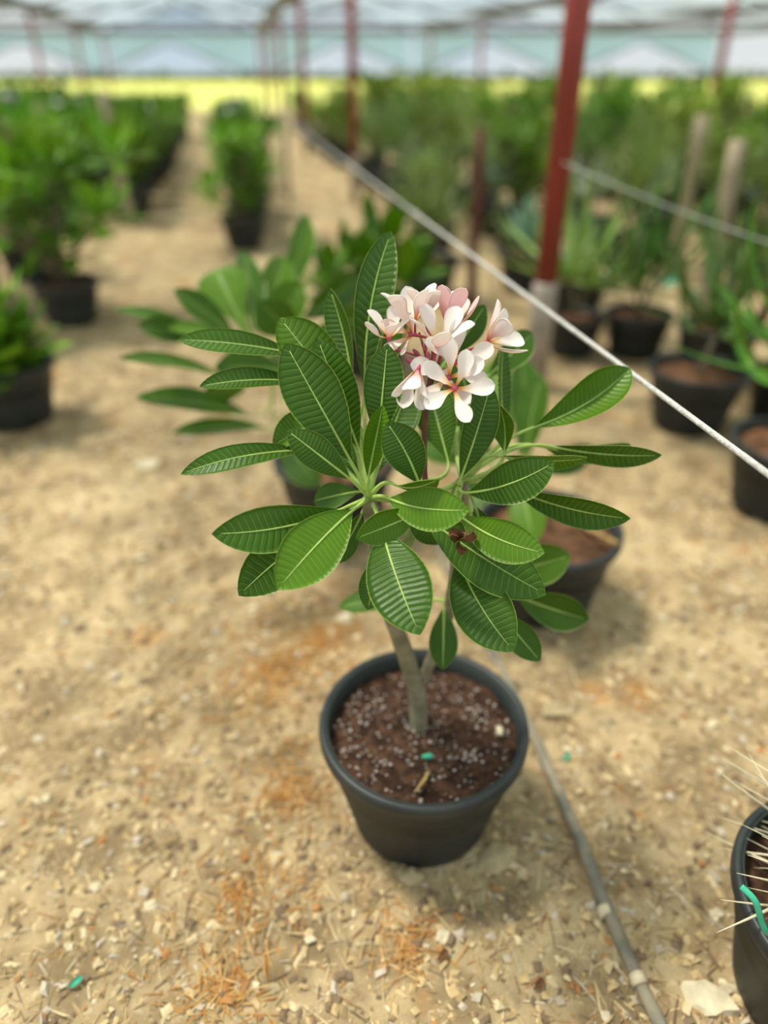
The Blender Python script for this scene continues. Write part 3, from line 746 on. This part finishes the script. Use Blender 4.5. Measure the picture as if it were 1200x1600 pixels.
def stake(o, h, r, m, label, square=False, lean=(0, 0), group=None):
    OCC.append((Vector(o), .27)); mb = MB(); n = 6
    pts = [Vector((lean[0]*i/n+.006*math.sin(i*1.9), lean[1]*i/n+.006*math.cos(i*2.3), -.05+(h+.05)*i/n)) for i in range(n+1)]
    mb.tube(pts, [r*(1-.12*i/n+.04*math.sin(i*3)) for i in range(n+1)], 4 if square else 10)
    return tag(mb.build('wooden_stake', m, None, o, smooth=not square), label, 'stake', group)
RZ = 0.845; RA = Vector((.445, .80, RZ)); rd = Vector((SL, 1, 0))
ra = RA+rd*-1.6; rb = RA+rd*8.2
def rope(name, a, b, r, label, sag, n=60, knots=()):
    t = thing(name, label, 'rope', a)
    L_ = (b-a); pts = [L_*(i/n)-Vector((0, 0, sag*4*(i/n)*(1-i/n))) for i in range(n+1)]
    mb = MB()
    mb.tube(pts, r, 8); mb.build('strand', M['rope'], t)
    for kk in knots:
        p = L_*kk-Vector((0, 0, sag*4*kk*(1-kk))); v, f = blob(r*2.4, kk*9, 1, 1.3, 1, 2, .2); mb = MB(); mb.add([x+p for x in v], f); mb.build('knot', M['rope'], t)
    return t
rope('rope', ra, rb, .0042, 'taut white rope slanting past the red posts above the pots', .0, knots=((2.56-ra.y)/(rb.y-ra.y),))
stake(Vector((rb.x, rb.y, 0)), 1.0, .03, M['wood'], 'short pale stake holding the far end of the taut rope')
stake(Vector((ra.x, ra.y, 0)), 1.0, .03, M['wood'], 'pale stake holding the near end of the taut rope')
p1 = row(O0, 3.17)+Vector((.0, -.05, .95)); p2 = p1+Vector((1.05, -1.02, -.28))
rope('thin_rope', p1, p2, .0026, 'thin slack cord tied round the thick red post', .03)
stake(Vector((p2.x, p2.y, 0)), .78, .03, M['wood'], 'stake at the loose end of the thin cord')
def at(x, y): return PG(x, y)
stake(at(206, 352), 1.12, .045, M['wood'], 'pale stake standing at the front of the dense shrub row', lean=(-.06, 0))
stake(at(735, 478), .99, .033, M['dark_wood'], 'dark red brown stake behind the pink flowers')
stake(at(1092, 512), .96, .046, M['wood'], 'thick weathered stake among strap leaved plants beside the thin cord', lean=(.0, .05))
stake(at(1052, 408), 1.0, .05, M['wood'], 'broad pale stake beside the blue grey agaves')
stake(at(1184, 520), 1.0, .03, M['dark_wood'], 'thin dark stake standing beside the green plastic strips')
stake(at(946, 300), 1.1, .05, M['wood'], 'tall pale stake behind the thick red post')
for (x, y) in ((812, 285), (700, 268), (1010, 262), (640, 240), (1140, 270), (880, 250)):
    stake(at(x, y), random.uniform(.9, 1.25), .05, random.choice([M['wood'], M['wood'], M['dark_wood']]), 'slender stake in the distant mixed plant rows', group='stakes in the distant rows')

# ------------------------------------------------------------------ background plants
def simple_leaf(name, tab, W, nu, nv, fold, bow, droop, m):
    V, F, U, MI, c = blade((0, 0, 0), (0, 0, 1), W, Vector((-1, 0, 0)), -bow, 0, fold, 0, tab, nu, nv, 0, 17, -droop, .004)
    return mesh(name, V, F, [m, m], True, U, MI)
STRAPT = [(0, .7), (.15, .9), (.4, 1), (.7, .8), (.9, .4), (1, .02)]
AGAVET = [(0, .75), (.2, .85), (.5, 1), (.75, .75), (.92, .3), (1, .02)]
LEAFM = {'broad': [simple_leaf('broad_leaf', PROF, .36, 12, 4, .2, b_, d_, M['bleaf']) for b_, d_ in ((.05, .12), (.09, .25), (.02, .0))],
         'strap': [simple_leaf('strap_leaf', STRAPT, .075, 10, 2, .3, b_, d_, M['strap']) for b_, d_ in ((.06, .25), (.12, .5), (.02, .08))],
         'agave': [simple_leaf('agave_leaf', AGAVET, .20, 8, 2, .35, b_, d_, M['strap']) for b_, d_ in ((-.04, -.05), (-.02, .05), (.02, .1))]}
def whorl(rnd, c, n, ln, kind, lo=25, hi=85, spread=None):
    """leaf placements around a stem tip: (matrix, mesh index)"""
    out = []
    for k in range(n):
        az = k*2.4+rnd.uniform(-.3, .3); el = math.radians(lo+(hi-lo)*((k+.5)/n)+rnd.uniform(-8, 8)); s = ln*rnd.uniform(.75, 1.12)
        Mx = Matrix.Translation(c) @ Matrix.Rotation(az, 4, 'Z') @ Matrix.Rotation(el, 4, 'Y') @ Matrix.Diagonal((s, s, s, 1))
        out.append((Mx, k % 3))
    return out
def plant_layout(rnd, species, h, w):
    """stems (list of paths) and leaf placements for one plant above the soil"""
    stems = []; leaves = []; z0 = POT_H-.05
    if species == 'shrub':
        nb = rnd.randint(6, 8)+(3 if w > .35 else 0)
        for k in range(nb):
            a = 6.28*k/nb+rnd.uniform(-.4, .4); q = w*(.95 if k % 3 else .35)*rnd.uniform(.6, 1); tip = Vector((q*math.cos(a), q*math.sin(a), h*rnd.uniform(.55, .95)))
            p = [Vector((0, 0, z0)), Vector((tip.x*.35, tip.y*.35, z0+(tip.z-z0)*.5)), tip]; stems.append(p)
            leaves += whorl(rnd, tip, 13, rnd.uniform(.20, .27), 'broad', 15, 115)
            leaves += whorl(rnd, p[1].lerp(tip, .45), 5, .20, 'broad', 55, 110)
            leaves += whorl(rnd, p[1], 4, .2, 'broad', 70, 120)
        kind = 'broad'
    elif species == 'strap':
        nb = rnd.randint(1, 3)
        for k in range(nb):
            a = 6.28*k/nb+rnd.random(); q = w*.25; tip = Vector((q*math.cos(a), q*math.sin(a), z0+(h-z0)*rnd.uniform(.2, .5)))
            stems.append([Vector((0, 0, z0)), tip*.5+Vector((0, 0, z0*.5)), tip]); leaves += whorl(rnd, tip, 20, rnd.uniform(.30, .46), 'strap', 6, 80)
        kind = 'strap'
    elif species == 'agave':
        stems.append([Vector((0, 0, z0)), Vector((0, 0, z0+.04)), Vector((0, 0, z0+.10))]); leaves += whorl(rnd, Vector((0, 0, z0+.08)), 26, .30, 'agave', 5, 80); kind = 'agave'
    return stems, leaves, kind
def stem_mesh(stems, r):
    mb = MB()
    for p in stems: mb.tube(p, [r*1.3, r, r*.8], 6)
    return mb.mesh('stem', M['bark'])
def merged(leaves, kind):
    V = []; F = []; U = []; n0 = 0
    cache = {}
    for i, me in enumerate(LEAFM[kind]):
        v = np.empty(len(me.vertices)*3, np.float32); me.vertices.foreach_get('co', v)
        uvd = {}; li = [l.vertex_index for l in me.loops]; ud = me.uv_layers[0].data
        for k_, vi in enumerate(li): uvd[vi] = tuple(ud[k_].uv)
        cache[i] = (v.reshape(-1, 3), [tuple(p.vertices) for p in me.polygons], [uvd[k_] for k_ in range(len(me.vertices))])
    for Mx, i in leaves:
        v, f, u = cache[i]; A = np.array(Mx); w = v @ A[:3, :3].T + A[:3, 3]
        V.append(w); F += [tuple(k_+n0 for k_ in q) for q in f]; U += u; n0 += len(v)
    return mesh('foliage', np.vstack(V).tolist(), F, [LEAFM[kind][0].materials[0]], True, U)
def near_plant(name, label, loc, species, h, w, seed, col, cat='potted plant', potscale=1.0, rot=0):
    """a plant close enough to show its leaves: each leaf is an object of its own"""
    rnd = random.Random(seed); t = thing(name, label, cat, loc); t.rotation_euler.z = rot; OCC.append((Vector(loc), .45))
    add_pot(t, False, potscale)
    st, lv, kind = plant_layout(rnd, species, h, w)
    put('stem', stem_mesh(st, .011), t)
    for Mx, i in lv:
        k = rnd.uniform(.65, 1.35); g = rnd.uniform(.9, 1.1)
        o = put('leaf', LEAFM[kind][i], t, color=(col[0]*k*g*1.15, col[1]*k*1.15, col[2]*k)); o.matrix_local = Mx @ Matrix.Scale(1.2 if kind == 'strap' else 1.0, 4)
    return t
SG = (0.20, 0.385, 0.035); SG2 = (0.145, 0.30, 0.035); ST = (0.27, 0.40, 0.12); AG = (0.33, 0.43, 0.32)
PROTO = {}
for sp, n, h, w in (('shrub', 4, .95, .24), ('strap', 4, .8, .25), ('agave', 2, .5, .2)):
    PROTO[sp] = []
    for k in range(n):
        st, lv, kind = plant_layout(random.Random(100+k), sp, h, w)
        PROTO[sp].append((merged(lv, kind), stem_mesh(st, .011)))
FAR_RND = random.Random(21)
def far_plant(name, label, loc, sp, scale, col, group, cat='potted plant', flower=None, wide=1.0):
    """copies share the meshes of a few finished plants"""
    if any((Vector((loc[0], loc[1], 0))-Vector((q.x, q.y, 0))).length < k for q, k in OCC): return None
    OCC.append((Vector(loc), .57)); r = FAR_RND; fo, st = PROTO[sp][r.randrange(len(PROTO[sp]))]
    t = thing(name, label, cat, loc, group); t.rotation_euler.z = r.uniform(0, 6.28)
    add_pot(t, False, 1.0, loc[1] < 9)
    k = r.uniform(.75, 1.3)
    f = put('foliage', fo, t, color=(col[0]*k*r.uniform(.85, 1.2), col[1]*k, col[2]*k)); s = put('stem', st, t)
    for x in (f, s): x.scale = (wide, wide, scale)
    if flower:
        mb = MB()
        for i in range(14):
            v, ff = blob(.035, i, 1, 1, .6, 1, .3); mb.add([p+Vector((r.uniform(-.09, .09), r.uniform(-.09, .09), .98*scale+r.uniform(-.04, .08))) for p in v], ff)
        mb.build('blossom', flower, t)
    return t

# second plumeria of the row: its leaves reach out behind the flowering one
p2loc = row(.22, 1.95); p2 = thing('potted_plumeria', 'flowerless plumeria in black pot with broad blurred leaves behind the flowering one', 'potted plant', p2loc)
add_pot(p2); D2 = 1.80
cr = P(430, 545, D2); cr2 = P(470, 500, 1.9)
mb = MB(); mb.tube([p-p2loc for p in path([p2loc+Vector((0, 0, .2)), (500, 690, 2.02), (460, 620, 1.9), (430, 545, D2)])], .014, 10); mb.build('trunk', M['bark'], p2)
mb = MB(); mb.tube([p-p2loc for p in path([(490, 670, 2.0), (482, 580, 1.95), (470, 500, 1.9)])], .010, 10); mb.build('branch', M['bark'], p2)
def L2(b_, t_, w, col, c=None, **k): return hero_leaf(p2, (*b_,), (*t_,), w, col, crown=c if c else cr, relief=0, nu=36, **k)
L2((388, 525, D2), (338, 421, 1.84), 80, BRI, bow=.05, tab=PETAL)
L2((368, 525, D2), (272, 452, 1.72), 42, PALE, roll=20, bow=.05)
L2((330, 530, 1.75), (176, 483, 1.65), 34, PALE, roll=55, bow=.05)
L2((310, 528, 1.75), (216, 508, 1.65), 42, PALE, roll=20)
L2((360, 530, 1.75), (262, 514, 1.62), 34, YEL, roll=50)
L2((396, 525, D2), (379, 392, 1.9), 50, MID, roll=30)
L2((402, 520, 1.85), (445, 402, 1.95), 60, BRI, roll=15)
L2((440, 470, 1.95), (480, 336, 2.05), 44, BRI, roll=25, c=cr2)
L2((446, 470, 1.98), (482, 372, 2.05), 40, PALE, roll=-20, c=cr2)
L2((462, 522, 1.8), (404, 470, 1.72), 66, PALE, bow=.08, roll=-15)
L2((350, 588, 1.75), (186, 560, 1.62), 34, MID, roll=52)
L2((395, 650, 1.8), (212, 622, 1.66), 50, DARK, roll=44)
L2((418, 668, 1.85), (270, 677, 1.75), 34, DARK, roll=40)
L2((450, 580, 1.8), (335, 575, 1.7), 60, PALE, roll=20)
L2((385, 605, 1.8), (320, 610, 1.75), 40, YEL, roll=-30)
L2((470, 500, 1.95), (560, 430, 2.05), 56, PALE, roll=20, c=cr2)
L2((480, 520, 1.95), (640, 470, 2.0), 60, MID, roll=20, c=cr2)
L2((440, 680, 1.9), (500, 760, 1.85), 60, DARK, roll=10)
L2((470, 640, 1.9), (560, 700, 1.9), 60, DARK, roll=10, c=cr2)
L2((430, 520, 1.85), (470, 440, 1.8), 60, BRI, roll=-15)

# plant in the pot just behind, on the right
p3loc = Vector((.43, 1.56, 0)); p3 = thing('potted_plumeria', 'sparse plumeria in black pot beside the grey pipe, behind the flowering one', 'potted plant', p3loc)
add_pot(p3); c3 = P(800, 735, 1.75)
mb = MB(); mb.tube([p-p3loc for p in path([p3loc+Vector((-.03, 0, .2)), (835, 790, 1.80), (815, 760, 1.77), (800, 735, 1.75)])], .012, 10); mb.build('trunk', M['bark'], p3)
def L3(b_, t_, w, col, **k): return hero_leaf(p3, b_, t_, w, col, crown=c3, relief=0, nu=36, **k)
L3((812, 715, 1.75), (815, 555, 1.8), 60, MID, roll=30)
L3((822, 720, 1.72), (846, 585, 1.7), 56, PALE, roll=-25)
L3((770, 725, 1.75), (690, 640, 1.75), 60, MID)
L3((790, 700, 1.8), (770, 560, 1.9), 56, YEL)
L3((780, 745, 1.7), (700, 800, 1.66), 60, MID, roll=20)
L3((760, 720, 1.8), (640, 690, 1.8), 60, PALE, roll=20)
L3((815, 750, 1.68), (835, 850, 1.62), 60, BRI, roll=10)
L3((830, 735, 1.75), (930, 700, 1.75), 50, MID, roll=30)
mb = MB(); a = PG(905, 820, .22); c = PG(965, 850, .255); mb.tube([Vector((0, 0, 0)), c-a], .007, 8)
tag(mb.build('dry_stick', M['straw'], None, a), 'pale dry stick lying across the soil of the pot behind', 'stick')

near_plant('potted_shrub', 'broad leaved shrub whose grey black pot stands alone before the dense shrubs', row(-1.02, 2.78), 'shrub', .46, .12, 31, SG)
near_plant('potted_shrub', 'large bushy shrub at the open front of the shrub rows', row(-1.04, 4.15), 'shrub', .94, .50, 33, SG)
near_plant('potted_shrub', 'second large bushy shrub against the bushy one at the front', row(-1.75, 4.6), 'shrub', 1.02, .40, 35, SG2)
near_plant('potted_plumeria', 'compact bright leaved plumeria on the row between rope and aisle', Vector((-.06, 3.35, 0)), 'shrub', .70, .26, 37, BRI)
near_plant('strap_leaf_plant', 'bright green strap leaved plant in the black pot under the rope', Vector((1.32, 2.06, 0)), 'strap', .75, .2, 41, (.11, .27, .03))
near_plant('strap_leaf_plant', 'dull grey green strap leaved plant in the black pot beside the path', Vector((1.26, 2.72, 0)), 'strap', .7, .2, 43, (.10, .17, .05))
near_plant('strap_leaf_plant', 'strap leaved plant in the small black pot by the red post foot', Vector((.98, 3.62, 0)), 'strap', .75, .2, 45, ST, potscale=.8)
near_plant('strap_leaf_plant', 'spreading pale strap leaved plant by the thick weathered stake', Vector((1.58, 3.30, 0)), 'strap', .75, .2, 49, (.17, .27, .06))
near_plant('strap_leaf_plant', 'dense dark strap leaved plant in front of the thick weathered stake', Vector((1.66, 2.72, 0)), 'strap', .8, .2, 51, (.10, .21, .04), potscale=.9)
near_plant('agave', 'pale grey agave in black pot between red post and stake', Vector((1.12, 4.22, 0)), 'agave', .5, .2, 53, AG)
near_plant('strap_leaf_plant', 'small yellow green strap leaved plant beyond the thin cord', Vector((2.05, 3.15, 0)), 'strap', .7, .2, 55, (.2, .32, .06))
near_plant('strap_leaf_plant', 'tall green strap leaved plant between red post and weathered stake', Vector((1.30, 3.60, 0)), 'strap', .9, .2, 47, (.07, .18, .03), potscale=.9)

for (x, y, k) in ((1030, 452, 0), (1072, 474, 1), (1155, 512, 2), (1190, 530, 3)):
    p = PG(x, y, .02); V, F, U, MI, c = blade((0, 0, 0), Vector((.14, .05, .05)), .07, Vector((0, -.4, 1)), .2, .1, .3, .3, STRAPT, 10, 4, 0, 17, 0, .002, 1.0); mb = MB(); mb.add(V, F, U)
    OCC.append((p, .30))
    tag(mb.build('plastic_strip', M['green_plastic'], None, p), 'mint green plastic strip on the ground among the strap leaved pots', 'plastic strip', 'green strips among the strap leaved pots')

# shrubs on the far side of the aisle, in rows
ORD = ['first', 'second', 'third', 'fourth', 'fifth', 'sixth', 'seventh', 'eighth', 'ninth', 'tenth', 'eleventh', 'twelfth', 'thirteenth', 'fourteenth', 'fifteenth', 'sixteenth', 'seventeenth', 'eighteenth', 'nineteenth', 'twentieth', 'twenty-first', 'twenty-second', 'twenty-third', 'twenty-fourth', 'twenty-fifth', 'twenty-sixth', 'twenty-seventh', 'twenty-eighth']
r = FAR_RND
for i, (o, y0) in enumerate(((-1.10, 7.6), (-1.76, 7.3), (-2.44, 6.9), (-3.1, 6.2), (-3.8, 6.8), (-4.5, 8.0), (-5.3, 9.0), (-6.1, 12))):
    y = y0; n = 0
    while y < 19.5:
        fl = None
        if r.random() < .10: fl = r.choice([M['white_petal'], M['white_petal'], M['pink_petal']])
        ok = far_plant('potted_shrub', '%s shrub%s from the open front of the %s dense shrub row past the aisle' % (ORD[n], ', blossoming,' if fl else '', ORD[i]), row(o+r.uniform(-.05, .05), y), 'shrub', r.uniform(.80, .95)+(.12 if o < -3.5 else 0), SG if r.random() < .65 else SG2,
                  'shrubs in the dense rows past the aisle', flower=fl)
        n += 1 if ok else 0; y += .70 if y < 13 else .95
far_plant('potted_shrub', 'shrub with pink blossoms rising behind the large bushy shrubs', row(-1.55, 5.25), 'shrub', .92, SG, None, flower=M['pink_petal'])
# the middle row
y = 6.25; n = 0
while y < 13.5:
    fl = M['white_petal'] if (9.2 < y < 9.9 or y > 12.9) else None
    far_plant('potted_shrub', '%s shrub%s of the single row between aisle and rope' % (ORD[n], ' with white blossoms' if fl else ''), row(.10+r.uniform(-.08, .08), y), 'shrub', r.uniform(.80, .95), SG if r.random() < .5 else SG2,
              'shrubs of the single row between aisle and rope', flower=fl, wide=1.12)
    n += 1; y += .68
# loose plants between the rope and the mixed rows
for n, (x, y, sp, c) in enumerate(((.30, 4.75, 'strap', ST), (.78, 4.55, 'strap', (.22, .36, .08)), (.62, 5.2, 'shrub', SG2), (.38, 5.9, 'agave', AG), (.95, 4.95, 'agave', AG), (.40, 6.7, 'strap', ST))):
    far_plant({'strap': 'strap_leaf_plant', 'shrub': 'potted_shrub', 'agave': 'agave'}[sp], '%s %s of the loose group around the dark red brown stake' % (ORD[n], {'strap': 'plant, strap leaved,', 'shrub': 'plant, a bushy shrub,', 'agave': 'plant, a grey agave,'}[sp]), Vector((x, y, 0)), sp, 1.0, c, 'plants around the dark red brown stake')
# mixed rows past the red posts
for i, o in enumerate((1.75, 2.3, 2.9, 3.5, 4.2, 5.0, 5.8, 6.6, 7.5, 8.5, 9.5)):
    y = 4.2+.3*(i % 3) if o < 4 else 4.6+(o-4)*.7
    n = 0
    while y < 22:
        q = r.random(); where = 'from the front of the %s mixed row past the post' % ORD[i]
        if 4.4 < y < 8 and o < 4.5 and q < .42: ok = far_plant('agave', '%s plant, an agave, %s' % (ORD[n], where), row(o, y), 'agave', 1.25, AG, 'plants in the mixed rows past the red posts')
        elif q < .66: ok = far_plant('strap_leaf_plant', '%s plant, strap leaved, %s' % (ORD[n], where), row(o+r.uniform(-.08, .08), y), 'strap', r.uniform(1.0, 1.5), r.choice([ST, ST, (.17, .27, .08), (.36, .44, .17)]), 'plants in the mixed rows past the red posts')
        else: ok = far_plant('potted_shrub', '%s plant, a loose shrub, %s' % (ORD[n], where), row(o+r.uniform(-.08, .08), y), 'shrub', r.uniform(.85, 1.25), r.choice([(.33, .46, .08), (.24, .38, .06)]), 'plants in the mixed rows past the red posts')
        n += 1 if ok else 0; y += r.uniform(.62, .85) if y < 10 else r.uniform(1.0, 1.4)

# ------------------------------------------------------------------ cactus at the edge, stones and scraps
cl = Vector((.70, .56, 0)); ct = thing('potted_cactus', 'ribbed cactus bristling with long pale spines in a black pot', 'potted cactus', cl)
add_pot(ct, True)
mb = MB(); V = []; F = []; nr = 18; sg = 96; RC = .125
for i in range(nr+1):
    ph = -.5+ (math.pi/2+.5)*i/nr
    for k in range(sg):
        a = 2*math.pi*k/sg; q = RC*math.cos(ph)*(1+.10*math.cos(14*a)); V.append((q*math.cos(a)+.01, q*math.sin(a), .28+RC*1.05*math.sin(ph)))
for i in range(nr):
    for k in range(sg): F.append((i*sg+k, i*sg+(k+1) % sg, (i+1)*sg+(k+1) % sg, (i+1)*sg+k))
mb.add(V, F); mb.build('body', M['cactus'], ct)
rnd = random.Random(8)
sm = MB(); sm.tube([(0, 0, 0), (0, 0, .5), (0, .03, 1)], [.022, .016, .003], 6); sm = sm.mesh('spine', M['spine'])
for i in range(8):
    for k in range(14):
        ph = -.25+i*.2; a = 2*math.pi*(k+.0)/14; q = RC*math.cos(ph)*1.1
        p = Vector((q*math.cos(a)+.01, q*math.sin(a), .28+RC*1.05*math.sin(ph)))
        for s_ in range(2):
            n = Vector((math.cos(a)*math.cos(ph), math.sin(a)*math.cos(ph), math.sin(ph)+.0))+Vector((rnd.gauss(0, .35), rnd.gauss(0, .35), rnd.gauss(0, .3)))
            o = put('spine', sm, ct, p); ln = rnd.uniform(.08, .15) if s_ == 0 else rnd.uniform(.035, .07)
            o.matrix_local = Matrix.Translation(p) @ n.to_track_quat('Z', 'Y').to_matrix().to_4x4() @ Matrix.Diagonal((ln*.9, ln*.9, ln, 1))
mb = MB(); g0 = P(1158, 1385, .93)
mb.tube([p-g0 for p in path([(1158, 1385, .93), (1180, 1408, .92), (1190, 1440, .925), (1200, 1458, .93), (1225, 1470, .95)])], .0042, 8, flat=.5)
tag(mb.build('plastic_tie', M['green_plastic'], None, g0), 'green plastic tie caught on the cactus spines', 'plant tie')
def stone(x, y, r, m, label, sx, sy, sz, seed, group=None, rz=0):
    v, f = blob(r, seed, sx, sy, sz, 2, .35); mb = MB(); mb.add(v, f); p = PG(x, y); p.z = gz(p.x, p.y)+r*sz*.35
    o = tag(mb.build('stone', m, None, p, smooth=False), label, 'stone', group); o.rotation_euler.z = rz; return o
stone(1105, 1560, .030, M['stone'], 'cream angular stone on the sand by the cactus pot', 1.25, .8, .45, 3.3, rz=-.5)
stone(770, 1345, .036, M['tan_stone'], 'flat tan stone touching the foot of the flowering pot', 1.5, .7, .4, 6.1, rz=.5)
stone(640, 1372, .020, M['tan_stone'], 'squarish tan clod in front of the flowering pot', 1.1, .8, .6, 4.2)
stone(232, 732, .035, M['stone'], 'white stone on the bare aisle below the plumeria leaves', 1.2, .8, .5, 7.7)
stone(540, 968, .022, M['stone'], 'cream pebble on the orange straw behind the pot', 1, .8, .6, 8.3)
stone(868, 1115, .026, M['tan_stone'], 'pale oval stone beside the grey pipe behind the pot', 1.6, .7, .5, 9.9, rz=.2)
rnd = random.Random(14)
for k in range(42):
    x = rnd.uniform(30, 1150); y = rnd.uniform(900, 1590)
    if 470 < x < 850 and y < 1370: continue
    stone(x, y, rnd.uniform(.006, .013), rnd.choice([M['stone'], M['tan_stone'], M['tan_stone']]), 'small pale clod among the straw on the open sand', rnd.uniform(.9, 1.5), rnd.uniform(.7, 1), rnd.uniform(.4, .7), k, 'small clods on the open sand', rnd.uniform(0, 3))
for (x, y, m, lab, cat) in ((878, 1188, 'green_plastic', 'tiny green scrap on the ground beside the grey pipe', 'scrap'), (108, 1546, 'green_plastic', 'thin green plastic sliver on the open sand', 'scrap'), (682, 1508, 'dry', 'reddish brown dead leaf scrap before the pot', 'dry leaf'), (832, 1552, 'dry', 'rust brown leaf scrap beside the pipe joint', 'dry leaf')):
    p = PG(x, y); p.z = gz(p.x, p.y)+.004; V, F, U, MI, c = blade((0, 0, 0), Vector((.018, .016, .004)), .012, Vector((0, -.2, 1)), .15, .1, .3, .3, PROF, 10, 4, 0, 17, 0, .001); mb = MB(); mb.add(V, F, U)
    tag(mb.build('leaf_scrap' if cat == 'dry leaf' else 'plastic_scrap', M[m], None, p), lab, cat)
